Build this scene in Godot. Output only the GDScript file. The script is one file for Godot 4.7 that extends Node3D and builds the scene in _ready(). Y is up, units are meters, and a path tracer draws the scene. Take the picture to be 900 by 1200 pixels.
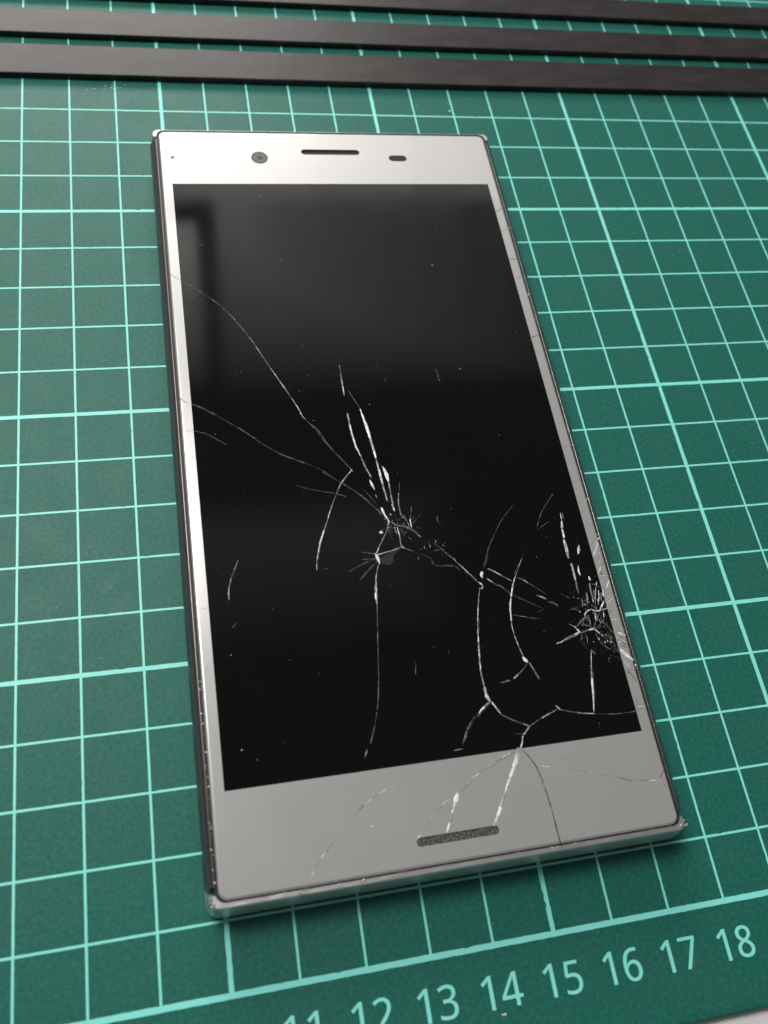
extends Node3D
# A cracked silver phone lying on a green cutting mat, with three black strips behind it. Sizes in metres; helpers take millimetres.

var rng := RandomNumberGenerator.new()
var M := {}
var panel: MeshInstance3D
var names := {}


func _ready() -> void:
	rng.seed = 7
	# ---- camera
	var cam := Camera3D.new()
	cam.name = "camera"
	cam.fov = 60.7
	cam.near = 0.01
	cam.far = 20.0
	add_child(cam)
	cam.look_at_from_position(Vector3(0.0998847, 0.1463652, -0.0079253), Vector3(0.0998847, 0.1463652, -0.0079253) + Vector3(0.21298, -0.88821, -0.40709), Vector3(0.0776, 0.43072, -0.89914))
	var lens := CameraAttributesPhysical.new()
	lens.frustum_focal_length = 12.0 / tan(deg_to_rad(60.7 / 2.0))
	lens.frustum_focus_distance = 0.164
	lens.frustum_near = 0.01
	lens.frustum_far = 20.0
	lens.exposure_aperture = 14.0
	cam.attributes = lens
	# ---- surroundings
	var env := Environment.new()
	env.background_mode = Environment.BG_COLOR
	env.background_color = Color(0.085, 0.085, 0.088).linear_to_srgb()
	env.tonemap_mode = Environment.TONE_MAPPER_LINEAR
	env.tonemap_exposure = 1.0
	env.sdfgi_enabled = true
	env.ssao_enabled = true
	env.ssil_enabled = true
	var we := WorldEnvironment.new()
	we.name = "surroundings"
	we.environment = env
	add_child(we)
	# ---- lamps: a lit ceiling panel ahead of the phone (mirrored in the screen, with a dark bar between its fields), a low lamp beyond it and the key lamp to the left
	for k in 6:
		field(-45, lerpf(16, 75, k / 5.0), -24, -9.2, 1.65 / 6.0, k)
	for k in 14:
		var f := k / 13.0
		field(4.4, lerpf(8, 56, pow(f, 2.2)), -9.2, lerpf(-7.0, 13.5, pow(f, 0.9)), 1.28 / 14.0, k)
		field(-30, 2.1, -6.6, lerpf(-4.0, 13.0, f), 2.1 / 14.0, k)
	for k in 4:
		field(-14 + k * 2.5, 32 - k * 3.0, 27 + k * 1.2, 46 - k * 3.5, 0.05, k)
	lamp("front_lamp", -8, 24, 1.2, Vector2(0.7, 0.32), 11.0, Color(1, 0.985, 0.96))
	lamp("key_lamp", -42, 60, 0.8, Vector2(0.34, 0.26), 16.0, Color(1, 0.99, 0.97))
	materials()
	setting()
	strips()
	phone()


const AIM := Vector3(0.1356, 0.0076, -0.08875)


func area(called: String, at: Transform3D, size: Vector2, radiance: float, tint: Color) -> void:
	var l := AreaLight3D.new()
	l.name = called
	l.area_size = size
	l.area_normalize_energy = false
	l.light_energy = radiance / PI
	l.light_color = tint
	l.shadow_enabled = true
	l.set("area_range", 6.0)
	add_child(l, true)
	l.transform = at


# one field of the lit panel: right and up in centimetres in the panel's plane, 0.9 m from the phone at 50 degrees above the table
func field(r0: float, r1: float, t0: float, t1: float, radiance: float, layer: int) -> void:
	var up := Vector3(0, 0.6428, 0.766)
	var o := Vector3(0.108, 0.6974, -0.7035) + Vector3(0, 0.766, -0.6428) * 0.002 * layer
	var c := o + Vector3.RIGHT * (r0 + r1) * 0.005 + up * (t0 + t1) * 0.005
	var towards := Vector3(0, -0.766, 0.6428)
	area("panel_light", Transform3D(Basis(up.cross(-towards), up, -towards), c), Vector2(r1 - r0, t1 - t0) * 0.01, radiance, Color(1, 0.99, 0.975))


func lamp(called: String, azimuth: float, height: float, away: float, size: Vector2, radiance: float, tint: Color) -> void:
	var a := deg_to_rad(azimuth)
	var h := deg_to_rad(height)
	var d := Vector3(sin(a) * cos(h), sin(h), -cos(a) * cos(h))
	area(called, Transform3D(Basis.looking_at(-d, Vector3.UP), AIM + d * away), size, radiance, tint)


# ---------------------------------------------------------------- helpers
func lin(r: float, g: float, b: float) -> Color:
	return Color(r, g, b).linear_to_srgb()


func mat(called: String, c: Color, rough: float, metal := 0.0) -> StandardMaterial3D:
	var m := StandardMaterial3D.new()
	m.resource_name = called
	m.albedo_color = c
	m.roughness = rough
	m.metallic = metal
	M[called] = m
	return m


func noise(freq: float, lo: float, hi: float, size := 512, octaves := 4, kind := FastNoiseLite.TYPE_SIMPLEX_SMOOTH, sd := 1) -> NoiseTexture2D:
	var n := FastNoiseLite.new()
	n.noise_type = kind
	n.frequency = freq
	n.fractal_octaves = octaves
	n.seed = sd
	var t := NoiseTexture2D.new()
	t.width = size
	t.height = size
	t.seamless = true
	t.noise = n
	var g := Gradient.new()
	g.set_color(0, Color(lo, lo, lo))
	g.set_color(1, Color(hi, hi, hi))
	t.color_ramp = g
	return t


func bumps(freq: float, strength: float, size := 512, octaves := 3, sd := 3) -> NoiseTexture2D:
	var t := noise(freq, 0, 1, size, octaves, FastNoiseLite.TYPE_SIMPLEX_SMOOTH, sd)
	t.color_ramp = null
	t.as_normal_map = true
	t.bump_strength = strength
	return t


func mm(u: float, v: float, h: float) -> Vector3:
	return Vector3(u, h, -v) * 0.001


func start() -> SurfaceTool:
	var st := SurfaceTool.new()
	st.begin(Mesh.PRIMITIVE_TRIANGLES)
	st.set_smooth_group(-1)
	return st


# a triangle whose front faces along «out»
func tri(st: SurfaceTool, a: Vector3, b: Vector3, c: Vector3, out: Vector3) -> void:
	if (c - a).cross(b - a).dot(out) < 0.0:
		var k := b
		b = c
		c = k
	for p: Vector3 in [a, b, c]:
		st.add_vertex(p)


func quad(st: SurfaceTool, a: Vector3, b: Vector3, c: Vector3, d: Vector3, out: Vector3) -> void:
	tri(st, a, b, c, out)
	tri(st, a, c, d, out)


func build(called: String, st: SurfaceTool, m: Material, parent: Node = self) -> MeshInstance3D:
	st.generate_normals()
	var o := MeshInstance3D.new()
	o.name = numbered(called, parent)
	o.mesh = st.commit()
	o.material_override = null
	o.mesh.surface_set_material(0, m)
	parent.add_child(o, true)
	return o


func numbered(called: String, parent: Node) -> String:
	var key := "%d/%s" % [parent.get_instance_id(), called]
	var n: int = names.get(key, 0)
	names[key] = n + 1
	return called if n == 0 else "%s_%03d" % [called, n]


func tag(o: Node, label: String, category: String, group := "") -> void:
	o.set_meta("label", label)
	o.set_meta("category", category)
	if group:
		o.set_meta("group", group)


# a flat polygon (u, v in mm) at height h facing up
func face(st: SurfaceTool, poly: PackedVector2Array, h: float) -> void:
	var t := Geometry2D.triangulate_polygon(poly)
	for k in range(0, t.size(), 3):
		var a := poly[t[k]]
		var b := poly[t[k + 1]]
		var c := poly[t[k + 2]]
		tri(st, mm(a.x, a.y, h), mm(b.x, b.y, h), mm(c.x, c.y, h), Vector3.UP)


func inset(poly: PackedVector2Array, d: float) -> PackedVector2Array:
	var out := PackedVector2Array()
	var n := poly.size()
	var turn := 1.0 if not Geometry2D.is_polygon_clockwise(poly) else -1.0
	for k in n:
		var e0 := (poly[k] - poly[(k + n - 1) % n]).normalized()
		var e1 := (poly[(k + 1) % n] - poly[k]).normalized()
		var n0 := Vector2(-e0.y, e0.x) * turn
		var n1 := Vector2(-e1.y, e1.x) * turn
		var m := (n0 + n1).normalized()
		out.append(poly[k] + m * d / maxf(0.3, m.dot(n0)))
	return out


func wall(st: SurfaceTool, lo: PackedVector2Array, hi: PackedVector2Array, h0: float, h1: float, inward := false) -> void:
	var n := lo.size()
	var turn := 1.0 if Geometry2D.is_polygon_clockwise(lo) else -1.0
	for k in n:
		var j := (k + 1) % n
		var e := (lo[j] - lo[k]).normalized()
		var o := Vector2(-e.y, e.x) * turn * (-1.0 if inward else 1.0)
		quad(st, mm(lo[k].x, lo[k].y, h0), mm(lo[j].x, lo[j].y, h0), mm(hi[j].x, hi[j].y, h1), mm(hi[k].x, hi[k].y, h1), Vector3(o.x, 0.35, -o.y))


func rounded(x0: float, x1: float, y0: float, y1: float, r: float, steps := 6) -> PackedVector2Array:
	var out := PackedVector2Array()
	for c: Array in [[x1 - r, y1 - r, 0.0], [x0 + r, y1 - r, 90.0], [x0 + r, y0 + r, 180.0], [x1 - r, y0 + r, 270.0]]:
		for k in steps + 1:
			var a := deg_to_rad(c[2] + 90.0 * k / steps)
			out.append(Vector2(c[0] + cos(a) * r, c[1] + sin(a) * r))
	return out


# a slab with rounded upper edges; the walls are smooth, the top flat
func slab(st: SurfaceTool, poly: PackedVector2Array, h0: float, h1: float, bevel: float, steps := 3, top := true) -> PackedVector2Array:
	st.set_smooth_group(1)
	var last := poly
	wall(st, poly, poly, h0, h1 - bevel)
	for k in steps:
		var a := PI / 2 * (k + 1) / steps
		var next := inset(poly, bevel * (1.0 - cos(a)))
		wall(st, last, next, h1 - bevel + bevel * sin(PI / 2 * k / steps), h1 - bevel + bevel * sin(a))
		last = next
	st.set_smooth_group(-1)
	if top:
		face(st, last, h1)
	return last


# ---------------------------------------------------------------- materials
func materials() -> void:
	var m := mat("mat_vinyl", lin(0.12, 0.30, 0.25), 0.5)
	m.albedo_texture = noise(0.045, 0.8, 1.0, 1024, 5, FastNoiseLite.TYPE_SIMPLEX_SMOOTH, 9)
	m.roughness_texture = noise(0.01, 0.85, 1.0, 512, 5)
	m.metallic_specular = 0.36
	m.normal_enabled = true
	m.normal_texture = bumps(0.15, 2.0, 1024, 3)
	m.normal_scale = 0.35
	m.detail_enabled = true
	m.detail_blend_mode = BaseMaterial3D.BLEND_MODE_MUL
	m.detail_albedo = mat_picture()
	m.detail_uv_layer = BaseMaterial3D.DETAIL_UV_2
	m = mat("mat_ink", lin(0.27, 0.88, 0.80), 0.40)
	m = mat("rubber", Color.WHITE, 0.4)
	m.metallic_specular = 0.42
	m.albedo_texture = tinted(noise(0.012, 0, 1, 512, 5, FastNoiseLite.TYPE_SIMPLEX_SMOOTH, 21), Color(0.135, 0.12, 0.123), Color(0.225, 0.2, 0.203))
	m.uv1_triplanar = true
	m.uv1_scale = Vector3(11, 32, 32)
	m.normal_enabled = true
	m.normal_texture = bumps(0.12, 1.5, 512, 3, 22)
	m.normal_scale = 0.1
	m = mat("table_white", lin(0.93, 0.92, 0.91), 0.5)
	m = mat("silver", lin(0.67, 0.662, 0.652), 0.25, 0.55)
	m.roughness_texture = noise(0.006, 0.85, 1.0, 512, 2, FastNoiseLite.TYPE_SIMPLEX_SMOOTH, 51)
	m.roughness = 0.27
	m.uv1_triplanar = true
	m.uv1_scale = Vector3(14, 14, 14)
	m.clearcoat_enabled = true
	m.clearcoat = 1.0
	m.clearcoat_roughness = 0.03
	m = mat("display_glass", lin(0.0025, 0.0026, 0.0028), 0.1)
	m.roughness_texture = noise(0.008, 0.55, 1.0, 512, 3, FastNoiseLite.TYPE_SIMPLEX_SMOOTH, 61)
	m.uv1_triplanar = true
	m.uv1_scale = Vector3(16, 16, 16)
	m.metallic_specular = 0.5
	m = mat("chrome", lin(0.30, 0.27, 0.275), 0.3, 1.0)
	m.normal_enabled = true
	m.normal_texture = bumps(0.03, 1.0, 512, 3, 31)
	m.normal_scale = 0.06
	m.uv1_triplanar = true
	m.uv1_scale = Vector3(60, 60, 60)
	m = mat("aluminium", lin(0.72, 0.70, 0.695), 0.38, 0.85)
	m.normal_enabled = true
	m.normal_texture = bumps(0.05, 2.0, 512, 3, 33)
	m.normal_scale = 0.3
	m.uv1_triplanar = true
	m.uv1_scale = Vector3(7, 60, 60)
	m = mat("dark_body", lin(0.012, 0.012, 0.012), 0.6)
	m = mat("slot_dark", lin(0.012, 0.011, 0.011), 0.7)
	m = mat("speaker_felt", Color.WHITE, 0.9)
	m.albedo_texture = tinted(noise(0.075, 0, 1, 256, 2, FastNoiseLite.TYPE_SIMPLEX, 41), Color(0.04, 0.04, 0.04), Color(0.56, 0.55, 0.54))
	m.uv1_triplanar = true
	m.uv1_scale = Vector3(140, 140, 140)
	m = mat("lens_ring", lin(0.10, 0.10, 0.098), 0.12)
	m = mat("lens_iris", lin(0.15, 0.15, 0.148), 0.12)
	m = mat("lens_pupil", lin(0.055, 0.055, 0.055), 0.06)
	m = mat("fracture", Color.WHITE, 0.35)
	m.vertex_color_use_as_albedo = true
	m = mat("flake", Color.WHITE, 0.12)
	m.vertex_color_use_as_albedo = true
	m = mat("chip_glass", lin(0.85, 0.84, 0.82), 0.25, 0.3)
	m = mat("lint", lin(0.75, 0.78, 0.76), 0.8)


func tinted(t: NoiseTexture2D, a: Color, b: Color) -> NoiseTexture2D:
	var g := Gradient.new()
	g.set_color(0, a)
	g.set_color(1, b)
	t.color_ramp = g
	return t


const MX0 := -2.0
const MX1 := 33.6
const MY0 := -1.6
const MY1 := 27.6

# the mat's own colour: green with faint rubbed patches and old scratches, drawn to scale
func mat_picture() -> ImageTexture:
	var w := 1424
	var h := 1168
	var im := Image.create(w, h, false, Image.FORMAT_RGB8)
	var base := lin(0.023 / 0.12, 0.188 / 0.30, 0.147 / 0.25)
	im.fill(base)
	var worn := lin(0.42, 0.6, 0.6)
	var wide := FastNoiseLite.new()
	wide.frequency = 0.012
	wide.fractal_octaves = 5
	wide.seed = 5
	for y in range(0, h):
		for x in range(0, w):
			var k := clampf((wide.get_noise_2d(x, y) - 0.05) * 0.6, 0.0, 0.3)
			if k > 0.0:
				im.set_pixel(x, y, base.lerp(worn, k))
	# scratches, rubbed spots: [x cm, y cm, length, angle, strength]
	for k in 420:
		var x := rng.randf_range(0, w)
		var y := rng.randf_range(0, h)
		var a := rng.randf() * TAU
		var n := int(rng.randf_range(3, 26) if rng.randf() < 0.8 else rng.randf_range(20, 90))
		var s := rng.randf_range(0.1, 0.45)
		var bend := rng.randf_range(-0.03, 0.03)
		for i in n:
			a += bend
			x += cos(a)
			y += sin(a)
			if x >= 0 and y >= 0 and x < w and y < h:
				im.set_pixel(int(x), int(y), im.get_pixel(int(x), int(y)).lerp(worn.lightened(0.25), s * rng.randf_range(0.4, 1.0)))
	for spot: Array in [[7.6, 7.3, 26.0, 0.5], [7.3, 7.6, 14.0, 0.6], [8.5, 6.6, 12.0, 0.7], [8.65, 6.1, 10.0, 0.6], [7.8, 8.8, 20.0, 0.3], [9.1, 13.7, 9.0, 0.45], [7.2, 6.2, 22.0, 0.35], [8.2, 7.4, 18.0, 0.3], [17.18, -0.72, 9.0, 0.55], [6.6, 15.5, 24.0, 0.3], [16.0, 18.2, 10.0, 0.35], [19.3, 19.2, 9.0, 0.4]]:
		var cx := (float(spot[0]) - MX0) / (MX1 - MX0) * w
		var cy := (MY1 - float(spot[1])) / (MY1 - MY0) * h
		for i in int(spot[2] * 22):
			var d: Vector2 = Vector2(rng.randfn(), rng.randfn() * 0.5).rotated(spot[0]) * spot[2] * 0.45
			var q := Vector2i(int(cx + d.x), int(cy + d.y))
			if q.x >= 0 and q.y >= 0 and q.x < w and q.y < h:
				im.set_pixelv(q, im.get_pixelv(q).lerp(worn.lightened(0.3), spot[3] * rng.randf_range(0.3, 1.0)))
	return ImageTexture.create_from_image(im)


# ---------------------------------------------------------------- table, mat, strips
func setting() -> void:
	var st := start()
	slab(st, rounded(-400, 800, -400, 800, 10), -30, -1.7, 1)
	var t := build("table_top", st, M.table_white)
	t.set_meta("kind", "structure")
	t.set_meta("label", "white table top under the cutting mat")
	var root := Node3D.new()
	root.name = "cutting_mat"
	add_child(root)
	tag(root, "green cutting mat with a pale turquoise centimetre grid under the phone", "cutting mat")
	# the sheet
	st = start()
	var outline := rounded(MX0 * 10, MX1 * 10, MY0 * 10, MY1 * 10, 4)
	var top := inset(outline, 0.5)
	st.set_uv2(Vector2.ZERO)
	wall(st, outline, outline, -1.6, -0.5)
	wall(st, outline, inset(outline, 0.15), -0.5, -0.13)
	wall(st, inset(outline, 0.15), top, -0.13, 0.0)
	face(st, top, 0.0)
	var flat := st.commit()
	var tool := MeshDataTool.new()
	tool.create_from_surface(flat, 0)
	for k in tool.get_vertex_count():
		var p := tool.get_vertex(k) * 100.0
		tool.set_vertex_uv2(k, Vector2((p.x - MX0) / (MX1 - MX0), (p.z + MY1) / (MY1 - MY0)))
		tool.set_vertex_uv(k, Vector2(p.x, p.z) / 4.3)
	flat = ArrayMesh.new()
	tool.commit_to_surface(flat)
	st = SurfaceTool.new()
	st.create_from(flat, 0)
	st.generate_normals()
	st.generate_tangents()
	var sheet := MeshInstance3D.new()
	sheet.name = "mat_sheet"
	sheet.mesh = st.commit()
	sheet.mesh.surface_set_material(0, M.mat_vinyl)
	root.add_child(sheet)
	# printed lines, each a thin proud layer of ink
	for x in range(0, 33):
		ink_line(root, Vector2(x, 0), Vector2(x, 26), 0.76 if x % 5 == 0 else 0.39)
	for y in range(0, 27):
		ink_line(root, Vector2(0, y), Vector2(32, y), 0.88 if y == 0 else 0.76 if y % 5 == 0 else 0.39)
	lint(root)
	for n in range(11, 19):
		var tm := TextMesh.new()
		var f := SystemFont.new()
		f.font_names = PackedStringArray(["Droid Sans"])
		var bold := FontVariation.new()
		bold.base_font = f
		bold.variation_embolden = 0.04
		tm.font = bold
		tm.text = str(n)
		tm.font_size = 64
		tm.pixel_size = 0.0037 / 46.0
		tm.depth = 0.00006
		tm.curve_step = 0.5
		var o := MeshInstance3D.new()
		o.name = numbered("printed_number", root)
		o.mesh = tm
		o.material_override = M.mat_ink
		root.add_child(o)
		o.rotation.x = -PI / 2
		o.position = Vector3(n * 0.01 - 0.0002, 0.00003, 0.0064)


func lint(root: Node3D) -> void:
	var st := start()
	var spots := [[8.95, 18.72, 14, 1.6], [8.5, 18.65, 5, 0.6], [13.95, -0.95, 3, 0.3], [24.6, 20.5, 2, 0.3], [16.9, 18.2, 2, 0.2]]
	for k in 46:
		spots.append([rng.randf_range(6.0, 22.0), rng.randf_range(-1.3, 18.5), 1, 0.0])
	for q: Array in spots:
		for i in int(q[2]):
			chip(st, Vector2(q[0] * 10.0 + rng.randfn() * q[3], q[1] * 10.0 + rng.randfn() * q[3] * 0.35), rng.randf_range(0.05, 0.13) if q[2] < 2 else rng.randf_range(0.1, 0.26), 0.05)
	var o := build("lint", st, M.lint, root)
	o.set_meta("kind", "stuff")


func ink_line(root: Node3D, a: Vector2, b: Vector2, width: float) -> void:
	var st := start()
	var along := (b - a).normalized()
	var side := Vector2(-along.y, along.x)
	var n := int((b - a).length() * 14.0)
	var h := 0.035 if absf(along.x) > 0.5 else 0.045
	var l := PackedVector2Array()
	var r := PackedVector2Array()
	for k in n + 1:
		var c := a.lerp(b, float(k) / n) * 10.0
		var w0 := width * 0.5 * rng.randf_range(0.93, 1.06)
		var w1 := width * 0.5 * rng.randf_range(0.93, 1.06)
		if rng.randf() < 0.02:
			w0 *= rng.randf_range(0.45, 0.8)
		l.append(c + side * w0)
		r.append(c - side * w1)
	for k in n:
		quad(st, mm(l[k].x, l[k].y, h), mm(l[k + 1].x, l[k + 1].y, h), mm(r[k + 1].x, r[k + 1].y, h), mm(r[k].x, r[k].y, h), Vector3.UP)
		for e: PackedVector2Array in [l, r]:
			var s := side if e == l else -side
			quad(st, mm(e[k].x, e[k].y, h), mm(e[k + 1].x, e[k + 1].y, h), mm(e[k + 1].x, e[k + 1].y, -0.01), mm(e[k].x, e[k].y, -0.01), Vector3(s.x, 0, -s.y))
	build("grid_line", st, M.mat_ink, root)


func strips() -> void:
	var spots := [
		[18.97, 19.94, 0.0055, 1.5, "black rubber strip lying nearest to the phone, just beyond its top edge"],
		[20.34, 21.19, -0.001, 1.5, "middle black rubber strip, between two other strips above the phone"],
		[21.76, 22.55, -0.004, 1.5, "farthest black rubber strip, cut off by the top edge of the picture"],
	]
	for s: Array in spots:
		var st := start()
		var x0 := -10.0
		var x1 := 345.0
		var n := 60
		var y0: float = s[0] * 10.0
		var y1: float = s[1] * 10.0
		var h: float = s[3]
		# cross-section with softened edges, swept along with a very slight waviness
		var sec := [Vector2(y0 + 0.05, 0.06), Vector2(y0, 0.3), Vector2(y0, h - 0.22), Vector2(y0 + 0.07, h - 0.06), Vector2(y0 + 0.25, h), Vector2(y1 - 0.25, h), Vector2(y1 - 0.07, h - 0.06), Vector2(y1, h - 0.22), Vector2(y1, 0.3), Vector2(y1 - 0.05, 0.06)]
		var rows := []
		for k in n + 1:
			var row := []
			var x := lerpf(x0, x1, float(k) / n)
			var sway: float = (x - 150.0) * s[2] * 0.1 + sin(x * 0.021 + y0) * 0.15 + rng.randf_range(-0.03, 0.03)
			for q: Vector2 in sec:
				row.append(mm(x, q.x + sway, q.y + rng.randf_range(-0.012, 0.012)))
			rows.append(row)
		for k in n:
			for j in sec.size() - 1:
				var d: Vector2 = (sec[j + 1] - sec[j])
				quad(st, rows[k][j], rows[k + 1][j], rows[k + 1][j + 1], rows[k][j + 1], Vector3(0, d.x, d.y))
		for e in [0, n]:
			for j in range(1, sec.size() - 1):
				tri(st, rows[e][0], rows[e][j], rows[e][j + 1], Vector3(-1 if e == 0 else 1, 0, 0))
		var o := build("rubber_strip", st, M.rubber)
		tag(o, s[4], "strip", "black strips across the top of the mat")


# ---------------------------------------------------------------- phone
const TOP := 7.6
var phone_root: Node3D


func phone() -> void:
	var root := Node3D.new()
	root.name = "smartphone"
	add_child(root)
	root.position = Vector3(0.135606, 0.0001, -0.0887509)
	root.rotation.y = 0.00145
	tag(root, "silver smartphone with a shattered black screen lying face up on the green mat", "smartphone")
	phone_root = root
	# body under the glass
	var st := start()
	slab(st, rounded(-37.2, 37.2, -76.8, 76.8, 1.5), 0.3, 6.9, 0.3)
	build("chassis", st, M.dark_body, root)
	st = start()
	slab(st, rounded(-36.97, 36.97, -76.5, 76.98, 1.5), 5.0, 7.25, 0.03)
	build("gasket", st, M.dark_body, root)
	# side rails: bulging half-round section between the end caps
	for s: float in [-1.0, 1.0]:
		st = start()
		st.set_smooth_group(2)
		var sec := [Vector2(36.93, 6.4), Vector2(36.96, 7.2), Vector2(37.02, 7.28), Vector2(37.12, 7.25), Vector2(37.4, 7.05), Vector2(37.75, 6.76), Vector2(38.08, 6.4), Vector2(38.34, 5.98), Vector2(38.48, 5.4), Vector2(38.5, 4.2), Vector2(38.5, 3.2), Vector2(38.38, 2.2), Vector2(38.1, 1.3), Vector2(37.6, 0.6), Vector2(37.0, 0.15)]
		var n := 40
		for k in n:
			var v0 := lerpf(-74.25, 74.25, float(k) / n)
			var v1 := lerpf(-74.25, 74.25, float(k + 1) / n)
			for j in sec.size() - 1:
				var a: Vector2 = sec[j]
				var b: Vector2 = sec[j + 1]
				var d := b - a
				quad(st, mm(a.x * s, v0, a.y), mm(a.x * s, v1, a.y), mm(b.x * s, v1, b.y), mm(b.x * s, v0, b.y), Vector3(-d.y * s, d.x, 0))
		st.set_smooth_group(-1)
		for e: float in [-74.25, 74.25]:
			for j in range(1, sec.size() - 1):
				tri(st, mm(sec[0].x * s, e, sec[0].y), mm(sec[j].x * s, e, sec[j].y), mm(sec[j + 1].x * s, e, sec[j + 1].y), Vector3(0, 0, -e))
		build("side_rail", st, M.chrome, root)
	# end caps: metal bars that wrap the corners
	for s: float in [1.0, -1.0]:
		st = start()
		st.set_smooth_group(1)
		var poly := PackedVector2Array()
		var edge := 77.95 if s > 0 else 78.2
		var slope := 0.78 if s > 0 else 1.0
		for c: float in [1.0, -1.0]:
			for k in 8:
				var a := PI / 2 * (k if c > 0 else 7 - k) / 7.0
				poly.append(Vector2((36.5 + 2.0 * cos(a)) * c, (edge - 2.0 + 2.0 * sin(a)) * s))
		poly.append(Vector2(-38.5, 74.4 * s))
		poly.append(Vector2(38.5, 74.4 * s))
		# outward-sloping face, a crisp upper rim
		var last := inset(poly, 0.5)
		var h := 0.15
		for ring: Array in [[0.12, 0.6], [0.0, 1.2], [0.0, 2.2], [0.18, 3.6], [0.5, 5.2], [0.84, 6.6], [0.93, 6.95], [1.04, 7.15], [1.12, 7.2]]:
			var next := inset(poly, ring[0] * slope)
			wall(st, last, next, h, ring[1])
			last = next
			h = ring[1]
		st.set_smooth_group(-1)
		face(st, last, h)
		build("end_cap", st, M.aluminium, root)
	# glass front with its silver border: a slab with a rounded edge, openings for the display and the two slots
	st = start()
	var outline := rounded(-36.55, 36.55, -76.3, 76.3, 1.5)
	var rim := slab(st, outline, 6.5, TOP, 0.42, 5, false)
	# the flat face in two halves along the middle, notched by the openings
	var holes := [[70.55, 6.5, 0.78], [-72.75, 6.6, 0.66]]
	for s: float in [1.0, -1.0]:
		var half := PackedVector2Array()
		var arc := []
		for p: Vector2 in rim:
			if p.x * s > 0:
				arc.append(p)
		arc.sort_custom(func(p: Vector2, q: Vector2) -> bool: return p.angle() * s < q.angle() * s if s > 0 else wrapf(p.angle(), 0, TAU) > wrapf(q.angle(), 0, TAU))
		half.append(Vector2(0, -rim_top(rim)))
		for p: Vector2 in arc:
			half.append(p)
		half.append(Vector2(0, rim_top(rim)))
		for p in notch(holes[0], s):
			half.append(p)
		half.append(Vector2(0, 61.2))
		half.append(Vector2(34.45 * s, 61.2))
		half.append(Vector2(34.45 * s, -61.2))
		half.append(Vector2(0, -61.2))
		for p in notch(holes[1], s):
			half.append(p)
		face(st, half, TOP)
	for hole: Array in holes:
		var ring := PackedVector2Array()
		for p in notch(hole, 1.0):
			ring.append(p)
		var other := notch(hole, -1.0)
		other.reverse()
		for p in other:
			if p.x < -0.001:
				ring.append(p)
		wall(st, ring, ring, TOP - 0.9, TOP, true)
	panel = build("front_panel", st, M.silver, root)
	st = start()
	face(st, rounded(-34.5, 34.5, -61.25, 61.25, 0.2, 2), TOP - 0.004)
	build("display", st, M.display_glass, root)
	st = start()
	face(st, rounded(-7.4, 7.4, 69.6, 71.5, 0.7), TOP - 0.75)
	build("earpiece_slot", st, M.slot_dark, root)
	st = start()
	face(st, rounded(-7.4, 7.4, -73.6, -71.9, 0.6), TOP - 0.1)
	build("speaker_slot", st, M.speaker_felt, root)
	st = start()
	disc(st, Vector2(-15.7, 68.76), 1.78, TOP + 0.004)
	var eye := build("front_camera", st, M.lens_ring, root)
	st = start()
	disc(st, Vector2(-15.7, 68.76), 1.3, TOP + 0.008)
	build("lens_iris", st, M.lens_iris, eye)
	st = start()
	disc(st, Vector2(-15.66, 68.74), 0.62, TOP + 0.012)
	build("lens_pupil", st, M.lens_pupil, eye)
	st = start()
	face(st, rounded(12.95, 17.0, 68.0, 69.75, 0.87), TOP + 0.004)
	build("proximity_sensor", st, M.slot_dark, root)
	st = start()
	disc(st, Vector2(-34.0, 68.65), 0.36, TOP + 0.004)
	build("indicator_light", st, M.lens_ring, root)
	cracks()
	splinters()
	debris()


func rim_top(rim: PackedVector2Array) -> float:
	var t := 0.0
	for p in rim:
		t = maxf(t, p.y)
	return t


func notch(hole: Array, s: float) -> Array:
	var out := []
	out.append(Vector2(0, hole[0] + hole[2]))
	for k in 9:
		var a := PI / 2 - PI * k / 8.0
		out.append(Vector2((hole[1] - hole[2] + hole[2] * cos(a)) * s, hole[0] + hole[2] * sin(a)))
	out.append(Vector2(0, hole[0] - hole[2]))
	return out


func disc(st: SurfaceTool, c: Vector2, r: float, h: float) -> void:
	var poly := PackedVector2Array()
	for k in 40:
		poly.append(c + Vector2.from_angle(TAU * k / 40.0) * r)
	face(st, poly, h)


const TONE := {"b": 0.95, "m": 0.48, "f": 0.16, "d": 0.02}


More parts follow.
